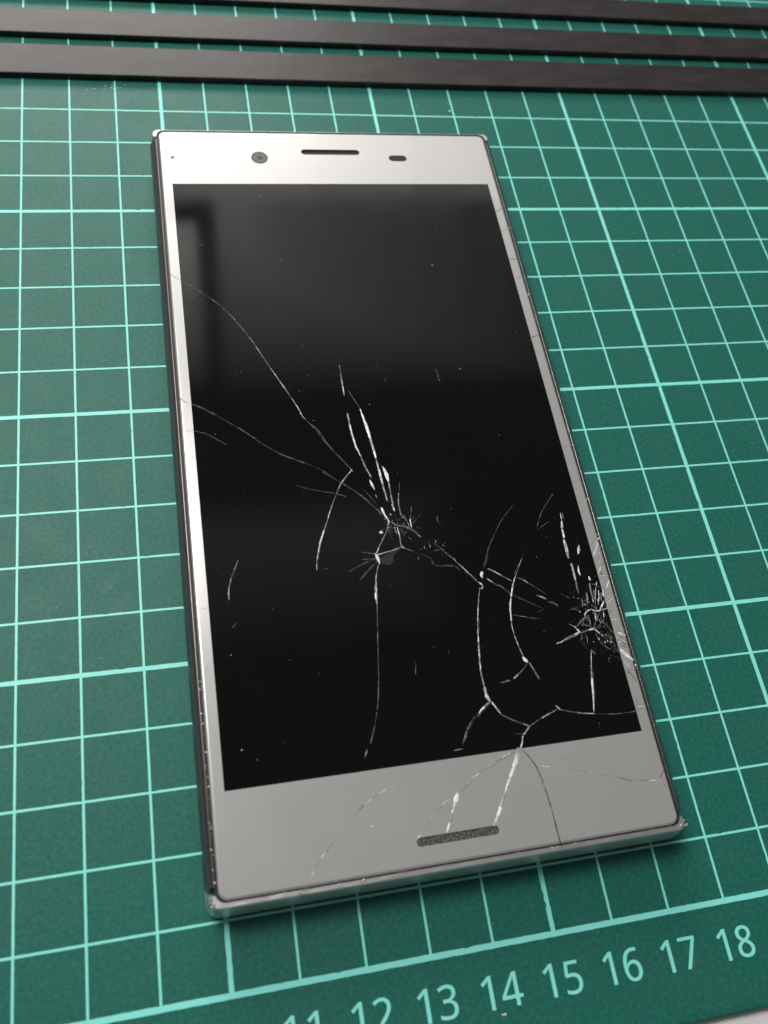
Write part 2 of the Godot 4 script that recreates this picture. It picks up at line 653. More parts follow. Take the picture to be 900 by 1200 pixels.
# one crack: u, v and width in mm along its run; a low ridge of broken glass with uneven edges and facets
func ridge(st: SurfaceTool, pts: Array, tone: float, rough: float) -> void:
	var p := PackedVector2Array()
	var w := PackedFloat32Array()
	for k in range(0, pts.size(), 3):
		p.append(Vector2(pts[k], pts[k + 1]))
		w.append(pts[k + 2])
	var c := PackedVector2Array()
	var cw := PackedFloat32Array()
	for k in p.size() - 1:
		var a := p[maxi(k - 1, 0)]
		var d := p[mini(k + 2, p.size() - 1)]
		var n := maxi(2, int(p[k].distance_to(p[k + 1]) / 0.4))
		for i in n + (1 if k == p.size() - 2 else 0):
			var t := float(i) / n
			c.append(p[k].cubic_interpolate(p[k + 1], a, d, t))
			cw.append(lerpf(w[k], w[k + 1], t))
	var n := c.size()
	var left := []
	var right := []
	var mid := []
	for k in n:
		var dir := (c[mini(k + 1, n - 1)] - c[maxi(k - 1, 0)]).normalized()
		var side := Vector2(-dir.y, dir.x)
		var r0 := rough * clampf(0.22 / cw[k], 0.3, 1.0)
		var ww := cw[k] * rng.randf_range(1.0 - r0, 1.0 + r0)
		if k == 0 or k == n - 1:
			ww *= 0.25
		var o := c[k] + side * cw[k] * rng.randf_range(-0.3, 0.3) * r0
		var l := o + side * ww * 0.5
		var r := o - side * ww * 0.5
		var m := o + side * ww * rng.randf_range(-0.3, 0.3)
		left.append(mm(l.x, l.y, TOP + 0.006))
		right.append(mm(r.x, r.y, TOP + 0.006))
		mid.append(mm(m.x, m.y, TOP + 0.012 + minf(0.05, ww * 0.16)))
	var glint := 1.0
	for k in n - 1:
		if k % 3 == 0:
			glint = rng.randf_range(0.18, 1.1) if rng.randf() < 0.8 else 1.9
		var t0 := clampf(tone * glint * rng.randf_range(0.6, 1.3), 0.012, 0.92)
		var t1 := clampf(tone * glint * rng.randf_range(0.6, 1.3), 0.012, 0.92)
		st.set_color(Color(t0, t0, t0 * 0.99))
		quad(st, left[k], left[k + 1], mid[k + 1], mid[k], Vector3.UP)
		st.set_color(Color(t1, t1, t1 * 0.99))
		quad(st, mid[k], mid[k + 1], right[k + 1], right[k], Vector3.UP)


func crack(kind: String, pts: Array) -> void:
	var st := start()
	ridge(st, pts, TONE[kind], 0.35)
	# the same fracture seen again at the underside of the glass: a dim, broken second edge
	if kind != "d" and pts.size() > 6:
		var off := Vector2.from_angle(rng.randf() * TAU) * rng.randf_range(0.14, 0.3)
		var from := rng.randi_range(0, int(pts.size() / 3) - 2)
		var again := []
		for k in range(from, mini(from + 3, int(pts.size() / 3))):
			again.append_array([pts[k * 3] + off.x, pts[k * 3 + 1] + off.y, 0.05])
		ridge(st, again, 0.13, 0.4)
	build("crack", st, M.fracture, panel)


# crushed glass, tilted flakes and short hairlines round the points of impact
func splinters() -> void:
	var st := start()
	# [place, hairs, hair length, flakes, spread across, spread along]
	for knot: Array in [[CENTRE, 26, 2.6, 60, 1.5, 1.1], [CENTRE + Vector2(5.5, -5.0), 14, 2.0, 12, 1.6, 1.2], [STAR, 9, 1.8, 12, 0.5, 0.5], [CORNER, 40, 2.4, 150, 2.2, 3.0], [CORNER + Vector2(1.5, -4.0), 12, 1.6, 70, 1.6, 2.2]]:
		var c: Vector2 = knot[0]
		var lean := rng.randf() * TAU
		for k in int(knot[1]):
			# hairs gather in a few bundles instead of fanning out evenly
			var a := lean + floorf(rng.randf() * 5.0) * 1.17 + rng.randfn() * 0.16
			var p := c + Vector2(rng.randfn() * knot[4], rng.randfn() * knot[5]) * 0.8
			var q := p + Vector2.from_angle(a) * rng.randf_range(0.3, knot[2])
			if maxf(p.x, q.x) > 34.3:
				continue
			var w := rng.randf_range(0.03, 0.075)
			ridge(st, [p.x, p.y, w, (p.x + q.x) * 0.5 + rng.randf_range(-0.15, 0.15), (p.y + q.y) * 0.5 + rng.randf_range(-0.15, 0.15), w, q.x, q.y, w * 0.5], rng.randf_range(0.03, 0.16), 0.45)
		for k in int(knot[3]):
			var p := c + Vector2(rng.randfn() * knot[4], rng.randfn() * knot[5])
			if p.x > 34.2:
				continue
			flake(st, p, rng.randf_range(0.05, 0.24) * (1.0 if rng.randf() < 0.88 else 1.9), rng.randf_range(0.01, 0.11) if rng.randf() < 0.9 else rng.randf_range(0.3, 0.85))
	# a sliver of delaminated glass by the lower star
	st.set_color(Color(0.035, 0.035, 0.036))
	face(st, PackedVector2Array([Vector2(-4.71, -26.13), Vector2(-2.69, -24.96), Vector2(-0.45, -24.4), Vector2(-2.2, -25.7), Vector2(-2.35, -26.9), Vector2(-3.3, -27.5), Vector2(-4.4, -27.1)]), TOP + 0.004)
	# fine parallel splinters in the border beside the corner impact
	for k in 46:
		var v := rng.randf_range(-47.5, -26.0)
		var u0 := rng.randf_range(34.5, 35.6)
		var n := rng.randf_range(0.3, 1.3)
		var slope := lerpf(0.9, -0.75, clampf((-28.0 - v) / 9.0, 0.0, 1.0)) + rng.randfn() * 0.12
		ridge(st, [u0, v, 0.05, u0 + n * 0.5, v + slope * n * 0.5, rng.randf_range(0.05, 0.16), minf(u0 + n, 36.2), v + slope * n, 0.04], rng.randf_range(0.5, 1.0) if rng.randf() < 0.75 else 0.05, 0.35)
	var o := build("glass_splinters", st, M.flake, panel)
	o.set_meta("kind", "stuff")


# a loosened sliver of glass, tilted a little out of the surface
func flake(st: SurfaceTool, p: Vector2, s: float, tone: float) -> void:
	var n := rng.randi_range(3, 5)
	var tip := Vector2.from_angle(rng.randf() * TAU)
	var slant := Vector2(rng.randfn(), rng.randfn()) * 0.12
	var stretch := rng.randf_range(0.35, 0.9)
	var ring := []
	var low := []
	for k in n:
		var e := Vector2.from_angle(TAU * k / n + rng.randf() * 0.7) * s * rng.randf_range(0.6, 1.3)
		e = tip * e.x + tip.orthogonal() * e.y * stretch
		ring.append(mm(p.x + e.x, p.y + e.y, TOP + 0.02 + s * 0.12 + e.dot(slant)))
		low.append(mm(p.x + e.x, p.y + e.y, TOP + 0.002))
	st.set_color(Color(tone, tone, tone))
	for k in range(1, n - 1):
		tri(st, ring[0], ring[k], ring[k + 1], Vector3.UP)
	for k in n:
		var j := (k + 1) % n
		var m: Vector3 = (low[k] + low[j]) * 0.5 - mm(p.x, p.y, TOP)
		quad(st, ring[k], ring[j], low[j], low[k], Vector3(m.x, 0, m.z))


# chips along the rim and dust lying on the glass
func debris() -> void:
	var st := start()
	for k in 260:
		var p := Vector2(rng.randf_range(-36, 36), rng.randf_range(-75, 75))
		var s := rng.randf_range(0.025, 0.085) * (2.0 if rng.randf() < 0.06 else 1.0)
		var d := Vector2.from_angle(rng.randf() * TAU) * s * rng.randf_range(0.6, 1.8)
		ridge(st, [p.x - d.x, p.y - d.y, s, p.x + d.x, p.y + d.y, s * 0.8], rng.randf_range(0.12, 0.7) if rng.randf() < 0.8 else 0.9, 0.5)
	var o := build("dust", st, M.fracture, phone_root)
	o.set_meta("kind", "stuff")
	st = start()
	for k in 90:
		var p := Vector2.ZERO
		var pick := rng.randf()
		if pick < 0.35:
			p = Vector2(-36.95 + rng.randf_range(-0.15, 0.25), rng.randf_range(-75, -40))
		elif pick < 0.6:
			p = Vector2(36.85 + rng.randf_range(-0.2, 0.2), rng.randf_range(-70, 72))
		elif pick < 0.85:
			p = Vector2(rng.randf_range(-35, 36), -76.6 + rng.randf_range(-0.15, 0.15))
		else:
			p = Vector2((-37.2 if rng.randf() < 0.5 else 37.2) + rng.randf_range(-0.6, 0.6), -76.2 + rng.randf_range(-0.7, 0.7))
		chip(st, p, rng.randf_range(0.06, 0.2), TOP - 0.2)
	o = build("edge_chips", st, M.chip_glass, phone_root)
	o.set_meta("kind", "stuff")


func chip(st: SurfaceTool, p: Vector2, s: float, h: float) -> void:
	var n := rng.randi_range(4, 6)
	var ring := []
	for k in n:
		var q := p + Vector2.from_angle(TAU * k / n + rng.randf() * 0.6) * s * rng.randf_range(0.5, 1.2)
		ring.append(mm(q.x, q.y, h + rng.randf_range(-0.05, 0.05)))
	var top := mm(p.x + rng.randf_range(-0.3, 0.3) * s, p.y, h + s * 0.6)
	for k in n:
		tri(st, ring[k], ring[(k + 1) % n], top, Vector3.UP)


const CENTRE := Vector2(-0.63, -20.10)
const STAR := Vector2(-5.14, -26.22)
const CORNER := Vector2(31.39, -41.02)


# the cracks that can be told apart, traced in millimetres on the glass: u, v, width, ...
func cracks() -> void:
	# long left arcs
	crack("d", [-36.89, 37.94, 0.105, -34.49, 35.89, 0.094])
	crack("f", [-34.49, 35.89, 0.070, -31.18, 33.26, 0.059, -27.12, 29.23, 0.059, -24.41, 25.30, 0.082, -22.19, 21.17, 0.093])
	crack("m", [-22.19, 21.17, 0.093, -19.73, 15.52, 0.116, -16.95, 9.46, 0.138, -14.93, 4.82, 0.126, -14.51, 3.06, 0.114])
	crack("b", [-14.99, 4.33, 0.091, -14.00, 2.68, 0.091])
	crack("f", [-14.00, 2.68, 0.080, -12.14, -0.04, 0.080, -10.45, -3.21, 0.057, -7.12, -8.08, 0.045])
	crack("d", [-36.77, 9.23, 0.131, -35.82, 8.19, 0.109, -34.66, 7.38, 0.066])
	crack("f", [-34.66, 7.38, 0.077, -33.08, 6.64, 0.088, -30.36, 4.80, 0.110])
	crack("f", [-30.36, 4.80, 0.055, -26.52, 1.83, 0.077, -23.50, -0.88, 0.099])
	crack("f", [-23.50, -0.88, 0.055, -19.71, -3.91, 0.055, -15.44, -6.23, 0.078, -12.36, -8.11, 0.067, -9.33, -10.92, 0.078])
	crack("d", [-35.83, 1.84, 0.086, -34.44, 1.74, 0.065])
	crack("f", [-34.44, 1.74, 0.065, -32.28, 0.96, 0.087, -30.75, -0.10, 0.065, -28.85, -1.51, 0.033])
	crack("f", [-17.61, -10.67, 0.033, -14.89, -11.82, 0.055, -10.92, -12.85, 0.088, -8.57, -13.74, 0.044])
	# left of centre
	crack("m", [-6.95, -8.33, 0.135, -9.17, -10.70, 0.211, -10.55, -13.11, 0.110])
	crack("m", [-10.55, -13.11, 0.066, -11.67, -15.27, 0.066, -13.14, -18.69, 0.119, -14.59, -22.04, 0.215, -15.61, -25.36, 0.187, -15.93, -27.22, 0.084])
	crack("b", [-7.29, -8.11, 0.158, -6.91, -8.66, 0.135])
	crack("b", [-14.28, -21.21, 0.203, -14.81, -22.24, 0.202, -14.79, -22.67, 0.085])
	crack("f", [-15.93, -27.22, 0.053, -13.86, -27.02, 0.032])
	crack("f", [-13.76, 2.27, 0.046, -12.26, 0.70, 0.057, -10.25, -3.32, 0.057, -8.17, -6.58, 0.068, -7.15, -8.31, 0.079])
	crack("f", [-12.59, -8.33, 0.067, -9.21, -10.93, 0.100, -6.62, -13.22, 0.078, -4.84, -15.21, 0.078, -3.10, -17.40, 0.089, -1.75, -19.32, 0.100])
	crack("f", [-5.63, -12.16, 0.056, -3.64, -15.54, 0.056])
	crack("m", [-6.04, 14.60, 0.096, -6.05, 11.36, 0.266, -6.07, 7.50, 0.070])
	crack("b", [-6.05, 3.72, 0.093, -5.91, 0.24, 0.232, -5.55, -3.20, 0.257, -4.89, -5.89, 0.137])
	crack("m", [-6.26, 3.73, 0.047, -6.06, -0.24, 0.092, -5.61, -4.16, 0.046])
	crack("m", [-4.89, -5.89, 0.215, -4.37, -8.07, 0.241, -3.65, -10.24, 0.136])
	crack("f", [-5.19, 8.72, 0.047, -3.53, 4.55, 0.106])
	crack("b", [-3.53, 4.55, 0.094, -2.97, 1.02, 0.495, -2.50, -2.94, 0.423, -2.18, -6.34, 0.311])
	crack("m", [-2.18, -6.34, 0.298, -1.87, -11.09, 0.388, -1.50, -15.28, 0.265])
	crack("b", [-1.93, -10.15, 0.102, -1.60, -14.58, 0.113])
	crack("b", [-1.29, -7.99, 0.092, -0.81, -9.77, 0.674, -0.65, -11.43, 0.201])
	crack("m", [-0.65, -11.43, 0.255, -0.65, -13.98, 0.293, -0.57, -17.27, 0.318])
	crack("b", [-0.83, -15.80, 0.157, -0.60, -17.41, 0.212])
	crack("f", [1.40, -11.37, 0.046, 0.89, -13.65, 0.079])
	crack("m", [0.80, -13.64, 0.136, 0.42, -15.91, 0.147, 0.45, -18.18, 0.078])
	crack("b", [-4.08, -10.58, 0.113, -3.73, -11.86, 0.452, -3.42, -12.81, 0.090])
	crack("m", [-3.46, -13.64, 0.212, -3.33, -14.38, 0.135])
	# centre knot
	crack("b", [-2.84, -16.30, 0.343, -2.52, -17.68, 0.289, -1.92, -19.08, 0.210])
	crack("b", [-2.10, -18.93, 0.394, -1.70, -19.51, 0.315])
	crack("m", [-2.55, -16.55, 0.198, -2.34, -18.37, 0.111])
	crack("b", [-1.92, -19.08, 0.289, -0.63, -20.10, 0.134])
	crack("m", [-0.63, -20.10, 0.210, 1.35, -20.73, 0.211, 3.30, -22.70, 0.112])
	crack("b", [0.96, -20.56, 0.156, 1.72, -20.99, 0.134])
	crack("m", [2.59, -21.97, 0.156, 3.36, -22.84, 0.089])
	crack("m", [1.99, -19.00, 0.292, 1.97, -20.79, 0.112])
	crack("f", [2.71, -16.57, 0.068, 1.87, -19.67, 0.090])
	crack("f", [2.87, -20.66, 0.318, 3.80, -21.10, 0.157])
	crack("f", [0.95, -18.23, 0.135, 1.38, -19.62, 0.157, 1.79, -21.09, 0.089])
	crack("f", [0.40, -17.73, 0.212, 1.04, -18.91, 0.112])
	crack("f", [1.04, -22.48, 0.156, 1.56, -23.11, 0.111])
	crack("m", [-1.96, -19.30, 0.262, -2.65, -21.02, 0.099, -4.02, -23.08, 0.120, -5.17, -25.14, 0.231])
	crack("m", [-0.67, -20.32, 0.100, -0.48, -21.67, 0.196, -0.48, -24.09, 0.143, 0.05, -24.58, 0.154])
	crack("f", [-0.50, -20.56, 0.089, -1.40, -20.96, 0.055])
	crack("b", [-0.29, -24.15, 0.132, 0.17, -24.63, 0.132])
	crack("f", [0.05, -24.58, 0.088, 2.14, -25.66, 0.077, 4.39, -26.98, 0.066, 4.98, -28.25, 0.055, 8.23, -28.67, 0.089])
	crack("f", [8.23, -28.67, 0.134, 9.33, -29.86, 0.089])
	crack("b", [-5.35, -25.03, 0.205, -5.06, -26.01, 0.589, -4.87, -27.10, 0.281])
	crack("m", [-7.75, -24.53, 0.086, -5.34, -25.21, 0.130])
	crack("m", [-5.21, -25.39, 0.152, -2.25, -24.78, 0.131, -0.32, -24.32, 0.077])
	crack("f", [-10.43, -28.01, 0.032, -7.85, -26.79, 0.075, -5.50, -25.97, 0.108])
	crack("f", [-8.94, -30.05, 0.032, -7.28, -28.34, 0.054, -5.67, -27.02, 0.065])
	crack("f", [-7.93, -25.98, 0.043, -5.50, -25.97, 0.076])
	crack("m", [-5.07, -27.08, 0.151, -5.77, -28.92, 0.107, -6.29, -30.96, 0.239, -6.54, -33.01, 0.288, -6.56, -34.65, 0.074])
	crack("b", [-6.21, -30.97, 0.107, -6.54, -32.80, 0.200])
	crack("f", [-6.56, -34.65, 0.063, -7.05, -38.23, 0.052])
	# centre to right chain
	crack("f", [5.16, -23.99, 0.056, 6.76, -25.47, 0.089, 8.44, -27.61, 0.123])
	crack("m", [7.09, -25.94, 0.078, 8.81, -27.86, 0.112])
	crack("f", [6.19, -26.29, 0.056, 8.90, -27.44, 0.067])
	crack("f", [6.63, -28.29, 0.055, 9.20, -29.07, 0.134])
	crack("m", [8.44, -27.61, 0.145, 10.11, -29.73, 0.134, 12.09, -32.30, 0.111])
	crack("f", [21.74, -18.06, 0.035, 18.90, -20.81, 0.058, 17.02, -23.36, 0.069, 15.08, -26.30, 0.080, 13.50, -29.65, 0.101])
	crack("b", [13.20, -30.27, 0.398, 12.86, -30.88, 0.529, 12.89, -31.53, 0.264])
	crack("b", [12.01, -32.19, 0.342, 12.70, -32.90, 0.210])
	crack("m", [12.67, -33.00, 0.237, 12.23, -33.59, 0.288])
	crack("f", [9.65, -28.93, 0.145, 10.30, -29.86, 0.100, 12.09, -32.30, 0.089])
	crack("m", [12.08, -33.15, 0.133, 11.28, -35.60, 0.110, 10.45, -38.83, 0.098, 9.90, -41.62, 0.119])
	crack("b", [9.90, -41.62, 0.130, 9.43, -44.58, 0.253, 9.20, -46.33, 0.214])
	crack("m", [9.20, -46.33, 0.214, 9.03, -48.07, 0.213, 9.05, -49.82, 0.137])
	crack("f", [21.59, -27.62, 0.046, 20.38, -29.49, 0.103, 19.00, -31.75, 0.136])
	crack("m", [19.00, -31.75, 0.136, 18.03, -33.58, 0.266, 17.24, -35.63, 0.277])
	crack("b", [17.24, -35.63, 0.211, 16.67, -37.46, 0.263, 16.44, -39.10, 0.248, 16.27, -40.22, 0.143])
	crack("m", [16.27, -40.22, 0.110, 16.22, -41.14, 0.099, 16.32, -42.78, 0.131, 16.61, -44.64, 0.109])
	crack("b", [16.61, -44.64, 0.131, 16.96, -46.19, 0.205])
	crack("b", [16.80, -46.27, 0.334, 17.11, -46.86, 0.539, 17.56, -47.40, 0.385])
	crack("m", [17.80, -47.43, 0.152, 18.28, -48.83, 0.108, 18.85, -50.67, 0.076])
	crack("m", [17.34, -47.63, 0.098, 15.80, -48.92, 0.097, 14.37, -49.82, 0.118])
	crack("b", [13.63, -49.98, 0.252, 12.99, -50.13, 0.189, 11.97, -50.19, 0.085])
	crack("m", [14.21, -29.83, 0.158, 15.60, -30.74, 0.135, 17.05, -31.86, 0.102, 18.15, -32.63, 0.068])
	crack("m", [19.16, -31.98, 0.228, 20.28, -32.64, 0.268, 21.16, -33.45, 0.102])
	crack("f", [21.18, -33.38, 0.091, 22.41, -34.48, 0.102, 23.83, -35.71, 0.057])
	crack("m", [13.61, -31.61, 0.090, 15.11, -32.95, 0.134, 15.97, -33.36, 0.146, 16.52, -34.17, 0.067])
	crack("f", [16.52, -34.17, 0.067, 17.55, -35.24, 0.067, 19.78, -36.54, 0.079, 22.38, -38.10, 0.045])
	crack("f", [16.74, -38.72, 0.089, 17.91, -39.10, 0.089, 19.69, -39.57, 0.078, 21.71, -39.95, 0.034])
	crack("b", [22.01, -35.68, 0.091, 23.59, -36.65, 0.113])
	crack("b", [22.57, -35.79, 0.068, 23.66, -36.55, 0.068])
	crack("f", [23.79, -37.16, 0.091, 24.69, -37.40, 0.214, 25.47, -38.13, 0.057])
	crack("f", [20.89, -38.98, 0.022, 23.21, -38.19, 0.034])
	# lower joint and arc
	crack("m", [9.18, -45.93, 0.139, 9.00, -48.65, 0.127, 9.10, -50.98, 0.186])
	crack("b", [9.06, -50.40, 0.324, 9.15, -52.21, 0.496, 9.62, -53.15, 0.297])
	crack("b", [9.73, -53.16, 0.198, 10.90, -55.39, 0.146])
	crack("m", [10.90, -55.39, 0.136, 12.61, -56.56, 0.126, 15.27, -57.93, 0.198])
	crack("b", [14.74, -57.63, 0.198, 15.33, -57.97, 0.223])
	crack("m", [9.43, -53.12, 0.322, 7.96, -54.07, 0.320, 6.70, -55.21, 0.103])
	crack("f", [6.62, -55.20, 0.052, 5.11, -56.85, 0.062, 3.92, -58.88, 0.081])
	crack("m", [4.69, -56.98, 0.072, 3.44, -59.36, 0.142])
	crack("m", [3.31, -59.96, 0.121, 1.78, -60.03, 0.081])
	crack("m", [15.27, -57.93, 0.105, 17.29, -57.00, 0.085, 20.61, -55.85, 0.086])
	crack("b", [20.52, -55.07, 0.107, 21.26, -56.01, 0.253])
	crack("m", [21.20, -55.92, 0.107, 23.84, -56.73, 0.097, 26.96, -57.34, 0.108])
	crack("f", [26.96, -57.34, 0.087, 30.15, -57.80, 0.065, 33.89, -57.87, 0.088, 36.20, -57.20, 0.100])
	crack("b", [15.27, -57.93, 0.223, 13.90, -59.15, 0.197])
	crack("b", [13.79, -59.14, 0.125, 13.38, -60.37, 0.245, 12.90, -61.22, 0.293])
	crack("f", [12.30, -58.75, 0.042, 13.94, -58.97, 0.104])
	crack("m", [29.30, -46.78, 0.056, 28.43, -50.10, 0.155])
	crack("b", [28.43, -50.10, 0.222, 27.95, -52.42, 0.325, 27.54, -54.52, 0.245, 26.90, -57.25, 0.130])
	# bezel bottom
	crack("b", [12.87, -61.03, 0.794, 11.12, -63.86, 0.555, 8.73, -67.57, 0.214])
	crack("b", [8.84, -67.42, 0.121, 7.17, -70.28, 0.516, 5.88, -72.19, 0.233])
	crack("m", [12.10, -61.29, 0.083, 9.15, -62.32, 0.082, 6.20, -63.51, 0.050])
	crack("m", [6.20, -63.51, 0.050, 3.62, -64.91, 0.120, 1.63, -66.36, 0.079])
	crack("b", [1.17, -66.47, 0.397, 0.71, -67.43, 0.697, 0.08, -68.54, 0.278])
	crack("b", [0.19, -68.38, 0.208, -1.71, -72.03, 0.296])
	crack("m", [1.63, -66.36, 0.089, -1.01, -67.52, 0.069, -3.14, -69.07, 0.068, -4.89, -70.65, 0.096])
	crack("b", [-4.89, -70.65, 0.096, -6.34, -72.25, 0.225])
	crack("m", [-4.88, -64.55, 0.078, -5.67, -64.88, 0.039])
	crack("d", [13.17, -61.35, 0.103, 14.81, -64.29, 0.144, 15.45, -67.59, 0.123, 15.75, -71.05, 0.101])
	crack("m", [14.91, -64.58, 0.052, 15.48, -67.97, 0.072, 15.81, -70.79, 0.071])
	crack("d", [15.75, -71.05, 0.091, 15.82, -74.15, 0.190, 15.96, -76.95, 0.110])
	crack("m", [14.84, -64.14, 0.093, 18.44, -65.08, 0.083, 22.89, -66.25, 0.073, 27.29, -67.70, 0.095, 30.60, -68.82, 0.127, 34.74, -69.26, 0.107])
	crack("b", [34.76, -69.21, 0.202, 36.27, -70.68, 0.202])
	crack("d", [35.16, -69.10, 0.129, 36.46, -67.75, 0.108])
	crack("m", [-7.65, -63.63, 0.039, -9.81, -64.30, 0.087, -12.46, -65.40, 0.086, -14.59, -66.77, 0.095])
	crack("f", [-14.59, -66.77, 0.038, -17.42, -69.03, 0.047])
	crack("m", [-17.42, -69.03, 0.075, -20.51, -71.99, 0.073])
	crack("b", [-20.50, -71.91, 0.303, -21.40, -72.96, 0.172])
	crack("m", [-21.50, -73.02, 0.055, -22.40, -74.07, 0.054])
	crack("b", [-22.60, -74.35, 0.214, -23.08, -75.13, 0.090])
	crack("m", [-23.18, -75.31, 0.063, -24.36, -77.05, 0.089])
	crack("d", [-25.27, -76.98, 0.107, -24.14, -77.28, 0.169])
	crack("b", [-13.16, -69.31, 0.178, -12.74, -69.45, 0.094])
	# corner impact
	crack("b", [30.38, -21.86, 0.282, 30.01, -23.64, 0.365])
	crack("m", [30.51, -20.34, 0.072, 30.40, -21.76, 0.167])
	crack("f", [30.98, -20.28, 0.096, 30.72, -21.68, 0.144])
	crack("b", [30.01, -23.64, 0.365, 29.97, -25.44, 0.503])
	crack("b", [29.79, -25.62, 0.335, 29.86, -27.22, 0.556, 29.79, -28.59, 0.444, 29.83, -29.57, 0.094])
	crack("m", [29.97, -30.37, 0.276, 30.02, -32.12, 0.330, 29.95, -33.84, 0.274])
	crack("b", [29.95, -30.56, 0.105, 29.97, -32.11, 0.140])
	crack("f", [29.95, -33.84, 0.246, 29.88, -35.16, 0.300, 29.81, -36.29, 0.069])
	crack("b", [32.43, -26.98, 0.142, 32.13, -27.94, 0.531, 31.78, -28.83, 0.094])
	crack("b", [31.16, -30.98, 0.164, 31.01, -32.03, 0.276, 31.11, -32.90, 0.275])
	crack("b", [32.60, -33.23, 0.331, 32.72, -34.07, 0.275])
	crack("b", [32.43, -34.48, 0.275, 32.24, -35.98, 0.205, 32.27, -37.07, 0.246, 32.13, -38.12, 0.115])
	crack("b", [33.82, -34.41, 0.276, 33.57, -35.15, 0.117])
	crack("b", [33.43, -35.24, 0.117, 32.86, -36.91, 0.162, 32.58, -37.75, 0.116])
	crack("b", [32.62, -37.75, 0.104, 32.18, -39.20, 0.081])
	crack("b", [34.63, -35.70, 0.140, 34.34, -37.29, 0.274])
	crack("b", [34.19, -38.03, 0.162, 33.71, -38.73, 0.327, 32.96, -39.82, 0.326])
	crack("f", [32.70, -34.68, 0.070, 33.41, -34.91, 0.082, 34.31, -35.66, 0.093, 34.90, -35.94, 0.093])
	crack("m", [33.11, -37.59, 0.219, 33.07, -38.34, 0.081])
	crack("b", [29.87, -40.63, 0.114, 30.20, -39.82, 0.160, 31.31, -39.36, 0.161])
	crack("b", [31.32, -39.31, 0.161, 32.28, -39.76, 0.138, 33.16, -39.73, 0.245])
	crack("b", [33.16, -39.73, 0.161, 34.37, -39.49, 0.116])
	crack("b", [34.28, -39.65, 0.115, 34.73, -38.84, 0.162])
	crack("b", [31.53, -39.34, 0.138, 31.89, -40.23, 0.160, 31.68, -41.47, 0.270])
	crack("f", [31.68, -41.47, 0.137, 31.04, -42.65, 0.114])
	crack("b", [31.90, -40.33, 0.216, 31.85, -41.07, 0.270])
	crack("b", [33.57, -39.99, 0.138, 33.34, -41.13, 0.298])
	crack("m", [33.34, -41.13, 0.115, 31.94, -42.55, 0.091])
	crack("m", [32.73, -40.11, 0.092, 32.02, -41.09, 0.092, 32.01, -41.51, 0.091])
	crack("m", [29.87, -40.63, 0.091, 29.08, -41.17, 0.079, 27.74, -42.17, 0.113])
	crack("b", [26.62, -41.52, 0.158, 27.50, -42.24, 0.240, 28.19, -43.26, 0.266])
	crack("b", [27.46, -41.99, 0.267, 27.66, -42.47, 0.135])
	crack("b", [27.80, -43.11, 0.293, 28.33, -43.29, 0.346])
	crack("b", [23.35, -44.74, 0.055, 24.35, -44.55, 0.156, 26.25, -43.75, 0.134, 28.32, -43.17, 0.240])
	crack("b", [23.48, -44.65, 0.089, 24.36, -44.51, 0.237])
	crack("m", [23.91, -44.60, 0.056, 26.17, -44.05, 0.078, 28.03, -43.45, 0.079])
	crack("b", [28.49, -43.35, 0.135, 29.86, -43.04, 0.147, 30.98, -42.90, 0.241])
	crack("b", [30.56, -42.85, 0.322, 31.18, -42.92, 0.268])
	crack("b", [31.20, -42.88, 0.159, 31.88, -42.75, 0.091])
	crack("m", [30.96, -42.96, 0.159, 31.78, -43.88, 0.136, 32.83, -45.11, 0.057])
	crack("f", [33.01, -41.83, 0.057, 33.71, -43.17, 0.103, 34.47, -44.30, 0.057])
	crack("f", [28.48, -43.39, 0.113, 28.25, -44.40, 0.135, 27.79, -44.76, 0.045])
	crack("f", [28.04, -44.99, 0.101, 28.42, -45.96, 0.056])
	crack("m", [29.34, -46.48, 0.135, 29.54, -46.91, 0.090, 29.97, -47.27, 0.090])
	crack("b", [30.19, -45.12, 0.158, 30.27, -45.30, 0.113])
	crack("b", [32.03, -48.73, 0.199, 32.14, -49.05, 0.112])
	crack("m", [27.53, -36.44, 0.160, 27.86, -36.84, 0.103])
	crack("f", [23.70, -37.08, 0.241, 25.03, -37.76, 0.068])
	crack("f", [26.19, -35.75, 0.046, 28.02, -37.03, 0.057])
	crack("f", [33.38, -48.09, 0.056, 34.24, -48.80, 0.090, 34.60, -49.05, 0.056])
	crack("b", [31.43, -36.11, 0.081, 31.29, -37.17, 0.138, 31.04, -38.43, 0.069])
	crack("m", [30.19, -37.05, 0.069, 30.06, -38.75, 0.115])
	crack("b", [33.75, -35.93, 0.070, 33.48, -37.20, 0.151, 32.94, -38.64, 0.081])
	crack("m", [34.10, -36.40, 0.070, 33.72, -38.09, 0.116])
	crack("b", [32.86, -35.72, 0.093, 32.64, -36.89, 0.139])
	crack("m", [30.46, -40.07, 0.080, 30.58, -41.34, 0.114, 30.42, -42.58, 0.068])
	crack("m", [32.23, -41.11, 0.069, 32.53, -41.99, 0.103, 33.28, -41.65, 0.057])
	crack("m", [29.02, -41.37, 0.057, 29.48, -42.06, 0.102, 30.08, -42.23, 0.079])
	crack("b", [34.55, -37.53, 0.093, 34.58, -38.61, 0.162])
	crack("m", [29.04, -43.67, 0.068, 29.28, -44.52, 0.101, 28.98, -45.31, 0.045])
	crack("f", [30.97, -43.69, 0.068, 31.51, -45.61, 0.090, 33.04, -47.02, 0.045])
	crack("f", [33.31, -44.58, 0.057, 33.68, -46.28, 0.091, 34.17, -47.57, 0.057])
	crack("m", [31.96, -44.01, 0.068, 33.10, -44.56, 0.091, 34.01, -45.91, 0.057])
	# cracked right border
	crack("m", [35.06, -42.28, 0.092, 36.24, -42.73, 0.081])
	crack("b", [34.86, -44.45, 0.114, 35.83, -44.88, 0.092])
	crack("m", [34.96, -45.61, 0.091, 36.30, -46.59, 0.114])
